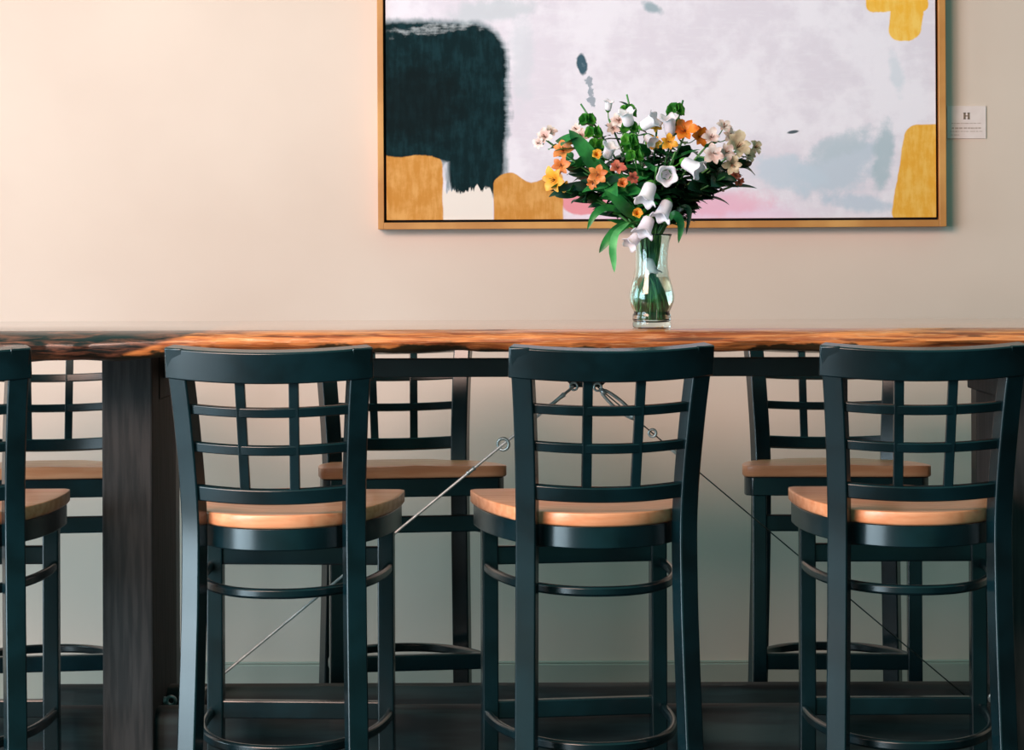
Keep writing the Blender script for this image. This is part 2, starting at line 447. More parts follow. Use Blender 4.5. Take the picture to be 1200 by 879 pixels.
# bracing: bracket under the rail, two cables with fittings
CY = 5.675
apex = at(681, 446, CY)
bm = bmesh.new()
for p, q in (((664, 440), (710, 440)),):
    a0, a1 = at(663, 437, CY), at(712, 437, CY)
    prof = [a0, at(663, 446, CY), at(671, 454, CY), at(703, 454, CY), at(712, 446, CY), a1]
    f = [bm.verts.new(v + Vector((0, -.008, 0))) for v in prof]; b2 = [bm.verts.new(v + Vector((0, .008, 0))) for v in prof]
    bm.faces.new(f); bm.faces.new(b2[::-1])
    for k in range(6): bm.faces.new((f[k], b2[k], b2[(k+1) % 6], f[(k+1) % 6]))
tpart('bracket', bm, M['steel'], bevel=.0015)
YF = CY - .012
def cable(pa, pb, r, m, marks, bolt):
    a, b = at(pa[0], pa[1], YF), at(pb[0], pb[1], YF)
    bm = bmesh.new(); tube(bm, [a + (b-a)*t/8 for t in range(9)], r, 8)
    c = tpart('bracing_cable', bm, m, smooth=True)
    d = (b-a).normalized()
    def on(px):
        return a + (b-a)*((px-pa[0])/(pb[0]-pa[0]))
    bm = bmesh.new(); torus(bm, a, .008, .0025, Vector((0, 1, 0)))
    tpart('shackle', bm, M['zinc'], c, smooth=True)
    for kind, x0, x1 in marks:
        p, q = on(x0), on(x1); bm = bmesh.new()
        if kind == 'sleeve':
            tube(bm, [p, p + (q-p)*.08, p + (q-p)*.3, p+(q-p)*.7, p + (q-p)*.92, q], [.002, .0055, .0042, .0042, .0055, .002], 10)
            tpart('sleeve', bm, M['zinc'], c, smooth=True)
        elif kind == 'ring':
            torus(bm, (p+q)/2, .0125, .0034, Vector((0.25, 1, 0)).normalized()); tpart('ring', bm, M['zinc'], c, smooth=True)
        elif kind == 'eye':
            torus(bm, (p+q)/2, .008, .0028, Vector((0.2, 1, 0)).normalized()); tpart('ring', bm, M['zinc'], c, smooth=True)
        elif kind == 'turnbuckle':
            w = d.cross(Vector((0, 1, 0))).normalized()
            for s in (-1, 1):
                pts = [p + (q-p)*t + w*(s*.0095*math.sin(PI*t)**.5) for t in [k/12 for k in range(13)]]
                tube(bm, pts, .0036, 8)
            tube(bm, [p, p + (q-p)*.14], .006, 8); tube(bm, [q - (q-p)*.14, q], .006, 8)
            tpart('turnbuckle', bm, M['zinc'], c, smooth=True)
    # eye bolt on the inner face of the leg
    e = at(bolt[0], bolt[1], YF - .01); bm = bmesh.new()
    torus(bm, e, .0095, .0038, Vector((0, 1, .2)).normalized())
    face = -.7545 if bolt[0] < 600 else 1.040
    tube(bm, [Vector((face, e.y, e.z)), e + Vector((.008 if face > 0 else -.008, 0, 0))], .004, 8)
    lathe(bm, [(.0, 0), (.0095, .0), (.0095, .005), (0, .006)], 12, Matrix.Translation(Vector((face, e.y, e.z))) @ Matrix.Rotation(PI/2*(1 if face < 0 else -1), 4, 'Y'))
    tpart('eye_bolt', bm, M['zinc'], c, smooth=True, sharp=50)
    return c
cable((672, 453), (206, 833), .0030, M['cable'], [('sleeve', 662, 641), ('ring', 594, 584), ('sleeve', 556, 546)], (199, 820))
cable((700, 454), (1152, 836), .0014, M['cable_dark'], [('turnbuckle', 704, 744), ('eye', 760, 768), ('sleeve', 785, 799)], (1163, 820))

# ------------------------------------------------------------------ bar stools
def seat_outline(n=2.25, hw=.215, yf=.205, yr=-.218, k=72):
    pts = []
    # right side from the front corner round the back to the left corner
    for i in range(k + 1):
        t = i/k*PI                                     # 0 .. pi
        cx, sx = math.cos(t), math.sin(t)
        x = hw*(abs(cx)**(2/n))*(1 if cx >= 0 else -1)
        y = (yf-.03) + (yr-(yf-.03))*(abs(sx)**(2/n))
        pts.append(Vector((x, y, 0)))
    pts += [Vector((-hw+.002, yf-.012, 0)), Vector((-hw+.012, yf, 0))]
    for i in range(1, 12): pts.append(Vector((-hw+.012 + (2*hw-.024)*i/12, yf, 0)))
    pts += [Vector((hw-.012, yf, 0)), Vector((hw-.002, yf-.012, 0))]
    return pts

def make_stool():
    root = empty('bar_stool')
    paint = M['paint']
    Z = Vector((0, 0, 1))
    # rear legs running up into the back
    prof = [(0.0, .191, -.222), (.15, .187, -.205), (.3, .184, -.192), (.5, .180, -.178), (.62, .1785, -.173), (.72, .178, -.174), (.80, .180, -.184), (.88, .184, -.198), (.97, .190, -.215), (1.068, .199, -.234)]
    pv = [Vector(p) for p in prof]; dense = []
    ext = [pv[0]*2 - pv[1]] + pv + [pv[-1]*2 - pv[-2]]
    for i in range(len(pv)-1):
        p0, p1, p2, p3 = ext[i:i+4]
        for k in range(4):
            t = k/4; q = 0.5*((2*p1) + (p2-p0)*t + (2*p0-5*p1+4*p2-p3)*t*t + (3*p1-p0-3*p2+p3)*t**3)
            dense.append((p1.x + (p2.x-p1.x)*t, q.y, q.z))
    prof = dense + [prof[-1]]
    def rp(z, col):
        for a, b in zip(prof[:-1], prof[1:]):
            if a[0] <= z <= b[0]:
                t = (z-a[0])/(b[0]-a[0]); return a[col] + (b[col]-a[col])*t
    toe = math.radians(22)
    fw, ft = .0200, .0170      # half width of the rear face, half depth
    for s in (-1, 1):
        bm = bmesh.new()
        A = Vector((math.cos(toe), s*math.sin(toe), 0)); B = Vector((-s*math.sin(toe), math.cos(toe), 0))
        pts = [Vector((s*(x - fw*math.cos(toe)-.004), y + .006, z - (.004 if z > 1.06 else 0))) for z, x, y in prof]
        sweep(bm, pts, A, B, fw, ft)
        leg = obj('rear_leg', bm, paint, root, smooth=True, sharp=35, bevel=.003)
        bm = bmesh.new(); p = pts[0]; box(bm, p.x-.016, p.x+.016, p.y-.015, p.y+.015, -.0001, .012)
        obj('foot_glide', bm, M['rubber'], leg, bevel=.002)
    # curved parts of the back lie in the raked plane of the uprights
    SAG = .040
    rake = math.atan2(.234-.184, 1.068-.80)
    Bk = Vector((0, -math.cos(rake), -math.sin(rake)))       # offset direction of the curve
    def bpt(x, z, back=.006):
        hw = rp(z, 1) - fw
        q = 1 - (x/hw)**2
        return Vector((x, rp(z, 2) + back, z)) + Bk*(SAG*max(q, -.3))
    def crossbar(z, hh, th, name, ext=0.004, back=.006):
        hw = rp(z, 1) - 2*fw + .006 + ext
        N = 24; bm = bmesh.new(); pts = []; A = []; B = []
        for i in range(N+1):
            x = -hw + 2*hw*i/N
            p = bpt(x, z, back); pts.append(p)
        for i in range(N+1):
            t = (pts[min(i+1, N)] - pts[max(i-1, 0)]).normalized()
            up = Vector((0, math.sin(-rake), math.cos(rake))); nrm = t.cross(up).normalized(); up = nrm.cross(t).normalized()
            A.append(up); B.append(nrm)
        sweep(bm, pts, A, B, hh, th)
        return obj(name, bm, paint, root, smooth=True, sharp=35, bevel=min(.003, th*.35))
    crossbar(1.0365, .0305, .0165, 'top_rail', ext=.0325, back=.0062)
    crossbar(.9485, .0095, .006, 'lattice_bar'); crossbar(.8755, .0095, .006, 'lattice_bar')
    crossbar(.786, .0150, .008, 'lower_back_rail')
    for s in (-1, 1):
        bm = bmesh.new(); pts = []
        for i in range(9):
            z = .790 + (1.02-.790)*i/8
            pts.append(bpt(s*(.0480 + .004*(z-.8)/.22), z))
        sweep(bm, pts, Vector((1, 0, 0)), Vector((0, math.cos(rake), math.sin(rake))), .0095, .0055)
        obj('lattice_bar', bm, paint, root, bevel=.0015)
    # front legs
    for s in (-1, 1):
        bm = bmesh.new(); x = s*.177
        sweep(bm, [Vector((x*1.012, .172, 0)), Vector((x, .172, .3)), Vector((x, .172, .72))], Vector((1, 0, 0)), Vector((0, 1, 0)), .0165, .0165)
        leg = obj('front_leg', bm, paint, root, bevel=.003)
        bm = bmesh.new(); box(bm, x*1.012-.0185, x*1.012+.0185, .1535, .1905, -.0001, .012)
        obj('foot_glide', bm, M['rubber'], leg, bevel=.002)
    # seat
    out = seat_outline(); n = len(out); bm = bmesh.new()
    def top(x, y):
        r = min(1, math.hypot(x/.215, (y)/.21))
        z = .757 - .010*max(0, 1-(x/.16)**2)*max(0, 1-((y+.02)/.17)**2)
        z += .003*math.exp(-(x/.05)**2)*max(0, min(1, (y-.05)/.12)) - .014*(.205-y)/.42
        return z
    c0 = Vector((0, 0, 0)); rings = []
    for f, dz in ((.12, 0), (.35, 0), (.55, 0), (.72, 0), (.85, 0), (.93, 0), (.975, 0), (.994, -.0003), (.9985, -.0012), (1.0, -.0032)):
        rings.append([bm.verts.new((p.x*f, p.y*f, top(p.x*f, p.y*f) + dz)) for p in out])
    rings.append([bm.verts.new((p.x, p.y, .735 - .014*(.205-p.y)/.42)) for p in out])
    rings.append([bm.verts.new((p.x*.985, p.y*.985, .731 - .014*(.205-p.y)/.42)) for p in out])
    for a, b in zip(rings[:-1], rings[1:]):
        for k in range(n): bm.faces.new((a[k], a[(k+1) % n], b[(k+1) % n], b[k]))
    bm.faces.new(rings[0]); bm.faces.new(rings[-1][::-1])
    obj('seat', bm, M['seat'], root, smooth=True, sharp=55)
    # seat frame: curved band below the seat, straight in front
    def band(name, scale, z0, z1, th, yshift=0.0, openfront=False, rnd=.002, off=(0, 0)):
        o2 = [Vector((p.x*scale, p.y*scale + yshift, 0)) for p in out]
        bm = bmesh.new()
        if openfront: o2 = o2[:73]
        N = len(o2); rr = []
        for i, p in enumerate(o2):
            if openfront: t = o2[min(i+1, N-1)] - o2[max(i-1, 0)]
            else: t = o2[(i+1) % N] - o2[i-1]
            nr = Vector((t.y, -t.x, 0)).normalized()      # outward or inward, symmetric section anyway
            rr.append([bm.verts.new((p.x + nr.x*a*th, p.y + nr.y*a*th, b)) for a, b in ((-1, z0 - .014*(.205-p.y)/.42), (1, z0 - .014*(.205-p.y)/.42), (1, z1 - .014*(.205-p.y)/.42), (-1, z1 - .014*(.205-p.y)/.42))])
        rng = range(N-1) if openfront else range(N)
        for i in rng:
            a, b = rr[i], rr[(i+1) % N]
            for k in range(4): bm.faces.new((a[k], a[(k+1) % 4], b[(k+1) % 4], b[k]))
        if openfront: bm.faces.new(rr[0][::-1]); bm.faces.new(rr[-1])
        return obj(name, bm, paint, root, smooth=True, sharp=40, bevel=rnd)
    band('seat_frame', .945, .688, .7305, .007)
    band('hoop', .86, .592, .612, .007, .004, True, .005)
    band('foot_hoop', .86, .290, .311, .007, .002, True, .005)
    bm = bmesh.new(); box(bm, -.163, .163, .162, .181, .604, .642); obj('front_stretcher', bm, paint, root, bevel=.003)
    bm = bmesh.new(); box(bm, -.163, .163, .160, .183, .287, .324); obj('foot_bar', bm, paint, root, bevel=.003)
    return root

def copy_tree(o, parent=None):
    c = o.copy(); COL.objects.link(c); c.parent = parent
    for ch in list(o.children): copy_tree(ch, c)
    return c

stool = make_stool()
near = [(-1.128, 5.245, 1.4, 'black wooden bar stool cut off by the left frame edge, seen from behind'),
        (-.449, 5.225, -4.0, 'black lattice-back bar stool seen from behind, standing in front of the thick table leg'),
        (.154, 5.245, 9.3, 'black lattice-back bar stool seen from behind, in front of the flower vase and cable apex'),
        (.787, 5.25, 0.5, 'black lattice-back bar stool seen from behind, rightmost on the near side of the table')]
far = [(-1.10, 6.185, 180+9, 'black bar stool facing us behind the thick table leg, leftmost on the far side'),
       (-.255, 6.185, 180+9.1, 'black bar stool facing us on the far side, crossed by the pale bracing cable'),
       (.751, 6.185, 180-2.5, 'black bar stool facing us on the far side, crossed by the thin dark cable')]
for i, (x, y, a, lab) in enumerate(near + far):
    o = stool if i == 0 else copy_tree(stool)
    o.location = (x, y, 0); o.rotation_euler = (0, 0, math.radians(a))
    tag(o, lab, 'bar stool', 'lattice-back bar stools around the high table')

# ------------------------------------------------------------------ painting and its label
SW = FPX/(WY-.03); PYF = WY - .05
pic = empty('painting', ((775.5-600)/SW, WY, 1.311)); 
tag(pic, 'large abstract painting with teal block and ochre shapes in thin oak frame on wall', 'painting')
Mp = Matrix.Translation(pic.location)
def ppart(name, bm, m, parent=None, keep=False, **k):
    o = obj(name, bm, m, parent or pic, **k)
    if keep: o.location = -pic.location            # keep world based material coordinates
    else: o.data.transform(Mp.inverted())
    return o
fx0, fx1, fz0, fz1 = (443.5-600)/SW, (1108-600)/SW, 1.311, 2.41
fw_ = .019
bm = bmesh.new()
y0, y1 = PYF, WY - .001
box(bm, fx0, fx0+fw_*.85, y0, y1, fz0, fz1); box(bm, fx1-fw_, fx1, y0, y1, fz0, fz1)
box(bm, fx0+fw_*.85, fx1-fw_, y0, y1, fz0, fz0+fw_*.95); box(bm, fx0+fw_*.85, fx1-fw_, y0, y1, fz1-fw_, fz1)
ppart('frame', bm, M['frame'], bevel=.0012)
bm = bmesh.new(); box(bm, fx0+.014, fx1-.014, WY-.020, WY-.004, fz0+.014, fz1-.014); ppart('frame_backing', bm, M['gap'])
bm = bmesh.new(); box(bm, fx0+.0225, fx1-.0255, WY-.042, WY-.020, fz0+.0245, fz1-.026)
ppart('canvas', bm, M['canvas'], keep=True, bevel=.0015)
pic.rotation_euler = (0, math.radians(-.12), 0)

card = empty('label_card', (1133/1.0, 0, 0)); c0 = Vector(((1133-600)/438.6, WY, 1.238 + (300-145)/438.6)); card.location = c0
tag(card, 'small white square caption card on wall right of the painting', 'label')
bm = bmesh.new(); box(bm, -.052, .052, -.004, 0, -.0435, .0435); obj('card', bm, M['card'], card, bevel=.0006)
bm = bmesh.new()
for s in (-1, 1):
    box(bm, s*.0055-.0026, s*.0055+.0026, -.0046, -.0039, .008, .0255)
    box(bm, s*.0055-.0034, s*.0055+.0034, -.0046, -.0039, .0235, .0255); box(bm, s*.0055-.0034, s*.0055+.0034, -.0046, -.0039, .008, .010)
box(bm, -.004, .004, -.0046, -.0039, .0155, .018)
obj('emblem', bm, M['ink'], card)
random.seed(4)
bm = bmesh.new()
for zc, hh, x0, x1 in ((-.003, .0012, -.040, .040), (-.016, .0022, -.040, .038), (-.0245, .0010, -.044, .042), (-.034, .0010, -.042, -.018)):
    x = x0
    while x < x1:
        w = random.uniform(.003, .010); box(bm, x, min(x+w, x1), -.0045, -.0039, zc-hh*random.uniform(.6, 1), zc+hh); x += w + random.uniform(.001, .003)
obj('printed_lines', bm, M['ink_pale'], card)

# ------------------------------------------------------------------ vase
VY = 5.36; VX = (763.5-600)*VY/FPX
PXM = VY/FPX
vase = empty('glass_vase', (VX, VY, TZ)); tag(vase, 'clear glass flower vase with pinched waist standing on the table', 'vase')
def pz(py): return (386-py)*PXM*1.0
outer = [(0, 0), (20.5, 0), (22.3, 1.5), (22.5, 6), (21.6, 8), (22.6, 10), (22.4, 15), (20.8, 18), (21.4, 20), (24, 25), (26.3, 31), (26.9, 36), (26, 42), (23.6, 51), (21, 60), (19.4, 70), (19, 80), (19.5, 90), (21, 100), (23.6, 108), (24.5, 110)]
inner = [(23.3, 110), (22, 107.5), (19.6, 100), (17.9, 90), (17.3, 80), (17.8, 70), (19.4, 60), (22, 51), (24.3, 42), (25.1, 36), (24.6, 31), (22, 25), (18.6, 19), (17.8, 12), (16.5, 7.5), (10, 6.2), (0, 6)]
bm = bmesh.new(); lathe(bm, [(r*PXM, z*PXM) for r, z in outer + inner], 48)
obj('vase_body', bm, M['glass'], vase, smooth=True)
wl = [(0, 6.4), (9.9, 6.6), (16.2, 7.9), (17.4, 12), (18.2, 19), (21.6, 25.2), (24.2, 31.2), (24.7, 36), (23.9, 41.8), (21.6, 50.8), (19.1, 59.6), (0, 59.6)]
bm = bmesh.new(); lathe(bm, [(r*PXM, z*PXM) for r, z in wl], 40)
obj('water', bm, M['water'], vase, smooth=True, sharp=50)

# ------------------------------------------------------------------ flowers
random.seed(11)
def bez(pts, n=22):
    """Catmull-Rom through the given points"""
    P = [pts[0]*2 - pts[1]] + pts + [pts[-1]*2 - pts[-2]]; out = []
    segs = len(pts) - 1
    for i in range(segs):
        p0, p1, p2, p3 = P[i:i+4]
        m = max(3, n//segs)
        for k in range(m):
            t = k/m
            out.append(0.5*((2*p1) + (p2-p0)*t + (2*p0-5*p1+4*p2-p3)*t*t + (3*p1-p0-3*p2+p3)*t**3))
    out.append(pts[-1].copy()); return out

def frame_for(d, roll=0.0):
    d = d.normalized(); q = Vector((0, 0, 1)).rotation_difference(d)
    return q.to_matrix().to_4x4() @ Matrix.Rotation(roll, 4, 'Z')

def leaf(bm, p, d, n, L, W, bend=.25, fold=.25, seg=8):
    """lens shaped leaf from p along d, upper side towards n, drooping by bend"""
    d = d.normalized(); n = (n - d*n.dot(d)).normalized(); s = d.cross(n)
    prev = None
    pos = p.copy(); ang = 0.0
    for i in range(seg+1):
        t = i/seg
        w = W*0.5*(math.sin(PI*min(1, t**.75))**.8 if 0 < t < 1 else 0.0)
        dd = d*math.cos(ang) - n*math.sin(ang); nn = n*math.cos(ang) + d*math.sin(ang)
        if i: pos = pos + dd*(L/seg)
        ang += bend*1.6/seg
        if w < 1e-5: cur = [bm.verts.new(pos)]
        else: cur = [bm.verts.new(pos - s*w + nn*w*fold), bm.verts.new(pos), bm.verts.new(pos + s*w + nn*w*fold)]
        if prev:
            if len(prev) == 1 and len(cur) == 3:
                bm.faces.new((prev[0], cur[1], cur[0])); bm.faces.new((prev[0], cur[2], cur[1]))
            elif len(prev) == 3 and len(cur) == 3:
                bm.faces.new((prev[0], prev[1], cur[1], cur[0])); bm.faces.new((prev[1], prev[2], cur[2], cur[1]))
            elif len(prev) == 3 and len(cur) == 1:
                bm.faces.new((prev[0], prev[1], cur[0])); bm.faces.new((prev[1], prev[2], cur[0]))
        prev = cur

def star(bm, c, d, R, n=6, width=.42, cup=.5, roll=0.0, jit=.15):
    """open lily-like bloom: n recurved petals"""
    F = frame_for(d, roll); F.translation = c
    for k in range(n):
        a = 2*PI*k/n + random.uniform(-jit, jit); r = R*random.uniform(.88, 1.08)*(1 if k % 2 else .92)
        out = Vector((math.cos(a), math.sin(a), 0)); up = Vector((0, 0, 1))
        s = Vector((-math.sin(a), math.cos(a), 0)); prev = None
        wj = width*(1.0 if k % 2 else .8)
        for i in range(7):
            t = i/6
            pos = out*(r*(t**1.15)) + up*(R*cup*(math.sin(t*PI*.62)) - R*.15 + (k % 2)*R*.05)
            w = r*wj*(math.sin(PI*(t*.86+.07))**.9)*(.55+.6*t if t < .7 else .97)
            if i == 6: w = r*.04
            rip = R*.05*math.sin(t*9+k)
            cur = [bm.verts.new(F @ (pos - s*w + up*(w*.25+rip))), bm.verts.new(F @ pos), bm.verts.new(F @ (pos + s*w + up*(w*.25-rip)))]
            if prev:
                bm.faces.new((prev[0], prev[1], cur[1], cur[0])); bm.faces.new((prev[1], prev[2], cur[2], cur[1]))
            prev = cur

def bell(bm, c, d, L, R, lobes=5):
    """bell-shaped bloom, base at c, mouth towards d, with curled lobes"""
    F = frame_for(d, random.uniform(0, 6)); F.translation = c
    prof = [(.02, .0), (.30, .01), (.55, .06), (.80, .18), (.86, .38), (.88, .58), (.95, .76), (1.12, .90), (1.34, .99), (1.42, .97)]
    seg = 30; rings = []
    for j, (r, z) in enumerate(prof):
        lob = max(0, (z-.6)/.4)
        rings.append([bm.verts.new(F @ Vector((math.cos(2*PI*k/seg)*R*.78*(r + lob*.16*math.cos(lobes*2*PI*k/seg)), math.sin(2*PI*k/seg)*R*.78*(r + lob*.16*math.cos(lobes*2*PI*k/seg)), L*(z + lob*.09*math.cos(lobes*2*PI*k/seg))))) for k in range(seg)])
    for a, b in zip(rings[:-1], rings[1:]):
        for k in range(seg): bm.faces.new((a[k], a[(k+1) % seg], b[(k+1) % seg], b[k]))

def roseball(bm, c, d, R):
    """small half-open double bloom: nested cupped petals"""
    F = frame_for(d, random.uniform(0, 6)); F.translation = c
    for layer, (k, rr, hh) in enumerate(((5, 1.0, .9), (4, .75, 1.0), (3, .45, 1.05))):
        for i in range(k):
            a0 = 2*PI*i/k + layer*.6; wa = 2*PI/k*.62; prev = None
            for u in range(6):
                t = u/5; row = []
                for v in range(6):
                    b = a0 + (v/5-.5)*2*wa*(.35 + .65*math.sin(PI*min(.75, t*.9+.05)))
                    r = R*rr*math.sin(PI*(.08 + t*.58)); z = R*hh*(1 - math.cos(PI*t*.55))*1.05 - R*.5
                    row.append(bm.verts.new(F @ Vector((r*math.cos(b), r*math.sin(b), z - R*.12*abs(v/5-.5)*t))))
                if prev:
                    for v in range(5): bm.faces.new((prev[v], prev[v+1], row[v+1], row[v]))
                prev = row

def cup(bm, c, d, R):
    F = frame_for(d, random.uniform(0, 6)); F.translation = c
    seg = 14; rings = []
    for r, z in ((.12, 0), (.5, .2), (.85, .6), (1.1, .95)):
        rings.append([bm.verts.new(F @ Vector((R*r*math.cos(2*PI*k/seg)*(1+.08*math.cos(5*2*PI*k/seg)*z), R*r*math.sin(2*PI*k/seg)*(1+.08*math.cos(5*2*PI*k/seg)*z), R*z*1.0))) for k in range(seg)])
    for a, b in zip(rings[:-1], rings[1:]):
        for k in range(seg): bm.faces.new((a[k], a[(k+1) % seg], b[(k+1) % seg], b[k]))

vb = Vector((VX, VY, TZ))
WAIST, RIM = TZ + 84*PXM, TZ + 110*PXM
def stem_path(tip, mid=None, low=None):
    """from the bottom of the vase through its pinched waist to the tip"""
    d = Vector((tip.x - VX, tip.y - VY, 0)); L = d.length; u = d/L if L > 1e-4 else Vector((1, 0, 0))
    j = Vector((random.uniform(-.006, .006), random.uniform(-.006, .006), 0))
    k = min(1, L/.12)
    b = vb + Vector((0, 0, .015)) - u*(.022*k) + j*.9
    bl_ = vb + Vector((0, 0, .055)) - u*(.020*k) + j*1.2
    w = Vector((VX, VY, WAIST)) + u*(.013*k) + j*1.0
    r = Vector((VX, VY, RIM)) + u*(.020*k) + j*1.4
    pts = [b, bl_, w, r]
    if mid is None:
        mid = r + (tip - r)*.5 + Vector((0, 0, .012)) - u*(.012*k)
    pts += [mid, tip]
    return bez(pts, 28)

def flower(name, label, cat, group, tip, mid=None, r=.0026):
    path = stem_path(tip, mid)
    root = empty(name, path[0]); tag(root, label, cat, group)
    root['_n'] = 0
    Mi = Matrix.Translation(-path[0])
    bm = bmesh.new(); tube(bm, path, [r*1.15 - r*.35*i/len(path) for i in range(len(path))], 7)
    bmesh.ops.transform(bm, matrix=Mi, verts=bm.verts[:]); obj('stem', bm, M['stem'], root, smooth=True)
    def part(pn, bm, m, **k):
        bmesh.ops.transform(bm, matrix=Mi, verts=bm.verts[:]); return obj(pn, bm, m, root, smooth=True, **k)
    del root['_n']
    return root, path, part

def side_stalk(bm, path, p, r=.0011):
    """thin stalk from the nearest upper part of the stem to p"""
    cand = [q for q in path if q.z > RIM and (q.z < p.z + .01)] or [path[-1]]
    q = min(cand, key=lambda q: (q-p).length + abs(q.z-(p.z-.03))*.6)
    m = (q+p)/2 + Vector((0, 0, -.006)); tube(bm, bez([q, m, p], 8), r, 6)

def foliage(path, n, L, W, z0=RIM+.012, spread=1.0, top=1.0, droop=.3):
    bm = bmesh.new()
    cand = [i for i, q in enumerate(path) if q.z > z0]
    for k in range(n):
        i = cand[int((len(cand)-1)*min(.999, (k+random.random())/n*top))]
        q = path[i]; t = (path[min(i+1, len(path)-1)] - path[max(i-1, 0)]).normalized()
        a = k*2.4 + random.uniform(-.5, .5)
        o = Vector((math.cos(a), math.sin(a), 0)); d = (t*random.uniform(.3, .9) + o*spread).normalized()
        leaf(bm, q, d, (t + Vector((0, -.3, .4))).normalized(), L*random.uniform(.7, 1.15), W*random.uniform(.75, 1.15), bend=random.uniform(.1, droop*2))
    return bm

def fwd(x=0, z=0, y=-1): return Vector((x, y, z)).normalized()
PK = VY/FPX
def V(px, py, dy=0.0): return at(px, py, VY + dy)

# lily-like blooms: (name part of label, petals, [ (px, py, dy, size px, facing) ], leaves)
lilies = [
 ('bright orange lily-like bloom standing highest on the right of the bouquet', 'orange', [(803, 155, -.03, 17, (-.1, .5)), (819, 161, -.02, 14, (.8, .1))], 6),
 ('peach-orange open bloom facing us left of the bouquet centre', 'peach', [(701, 205, -.09, 13, (-.1, .05)), (695, 214, -.08, 8, (-.4, -.6))], 6),
 ('pale orange lily-like blooms at upper left of the bouquet', 'peach', [(661, 177, -.02, 14, (-.4, .5)), (658, 195, -.05, 12, (-.3, .1))], 7),
 ('yellow-orange lily-like bloom at the far left, over the ochre paint', 'yellow', [(651, 211, -.05, 17, (-.7, -.1)), (663, 218, -.03, 9, (-.3, -.6))], 8),
 ('small coral bloom low in the bouquet centre beside an orange bud', 'coral', [(742, 208, -.10, 8, (.2, -.3)), (724, 198, -.08, 11, (0, .6))], 5),
 ('golden yellow blooms at the upper middle, just left of the orange lily', 'yellow', [(770, 149, -.01, 9, (-.1, .4)), (768, 167, -.05, 10, (-.3, -.1)), (784, 167, -.06, 11, (.1, 0))], 5),
 ('cream green-centred bloom cluster at the right end of the bouquet', 'cream', [(864, 174, -.02, 19, (.3, .5)), (884, 174, .0, 10, (.9, .5)), (858, 193, -.04, 13, (.0, -.2)), (877, 183, -.01, 10, (.7, .1))], 6),
 ('blush pink bloom cluster at upper right, left of the cream cluster', 'blush', [(834, 162, -.03, 12, (0, .5)), (837, 181, -.06, 13, (-.1, .0)), (851, 180, -.05, 12, (.2, .1)), (849, 150, .0, 11, (.2, .8)), (856, 162, .0, 12, (.3, .6))], 6),
 ('white pink-tinged bloom sprig reaching out farthest left', 'blush', [(640, 161, .02, 12, (-.5, .5)), (633, 168, .02, 9, (-.9, .1)), (646, 155, .03, 9, (.1, .8))], 3),
 ('blush bloom sprig behind the left green bells', 'blush', [(682, 160, .03, 11, (-.3, .6)), (676, 152, .04, 8, (-.5, .6)), (703, 168, .02, 9, (.2, .2))], 5),
 ('white and blush blooms behind the top white bells', 'blush', [(726, 142, .0, 11, (-.3, .4)), (719, 150, .01, 9, (-.2, .0))], 5),
 ('small rosy bloom hanging at the lower right end of the bouquet', 'coral', [(866, 213, -.01, 7, (.4, -.7)), (862, 206, -.02, 7, (.0, -.2))], 4),
]
for lab, mk, bl, nl in lilies:
    bx = sum(b[0] for b in bl)/len(bl); tip = V(bl[0][0], bl[0][1]+3, bl[0][2] + .012)
    root, path, part = flower('lily_stem', lab, 'flower', 'lily-like flower stems in the vase', tip)
    for i, (x, y, dy, R, (fx, fz)) in enumerate(bl):
        c = V(x, y, dy); bm = bmesh.new(); star(bm, c, fwd(fx, fz), R*PK, 6, .40, .45 if mk != 'cream' else .6, random.uniform(0, 1))
        if i: side_stalk(bm2 := bmesh.new(), path, c + Vector((0, .006, 0))); part('stalk', bm2, M['stem'])
        part('bloom', bm, M[mk])
        bm = bmesh.new(); dd = fwd(fx, fz)
        for k in range(5):
            o = Vector((random.uniform(-.4, .4), random.uniform(-.2, .2), random.uniform(-.4, .4)))
            tube(bm, [c, c + (dd + o).normalized()*R*PK*.62], .0006, 5)
        part('stamens', bm, M['stamen'])
    part('foliage', foliage(path, nl + 5, .055, .022), M['leaf'] if random.random() < .5 else M['leaf_dark'])

balls = [('round yellow half-open bloom hanging low in the middle, above the vase rim', 'yellow', 746, 253, -.07, 7.5),
         ('round orange bud in the lower left of the bouquet', 'peach', 729, 218, -.11, 7.5),
         ('small yellow bud under the left green bells', 'yellow', 699, 184, -.07, 7)]
for lab, mk, x, y, dy, R in balls:
    c = V(x, y, dy); root, path, part = flower('bud_stem', lab, 'flower', 'round buds in the vase', c + Vector((0, .004, -.002)), r=.0022)
    bm = bmesh.new(); star(bm, c, fwd(.1, .35), R*PK*.95, 5, .62, 1.5, 0, .05); star(bm, c, fwd(.1, .35), R*PK*.7, 5, .7, 1.9, .6, .05); part('bud', bm, M[mk])
    bm = bmesh.new(); cup(bm, c + Vector((0, .006, -.003)), fwd(0, .1), R*PK*.7); part('calyx', bm, M['leaf'])

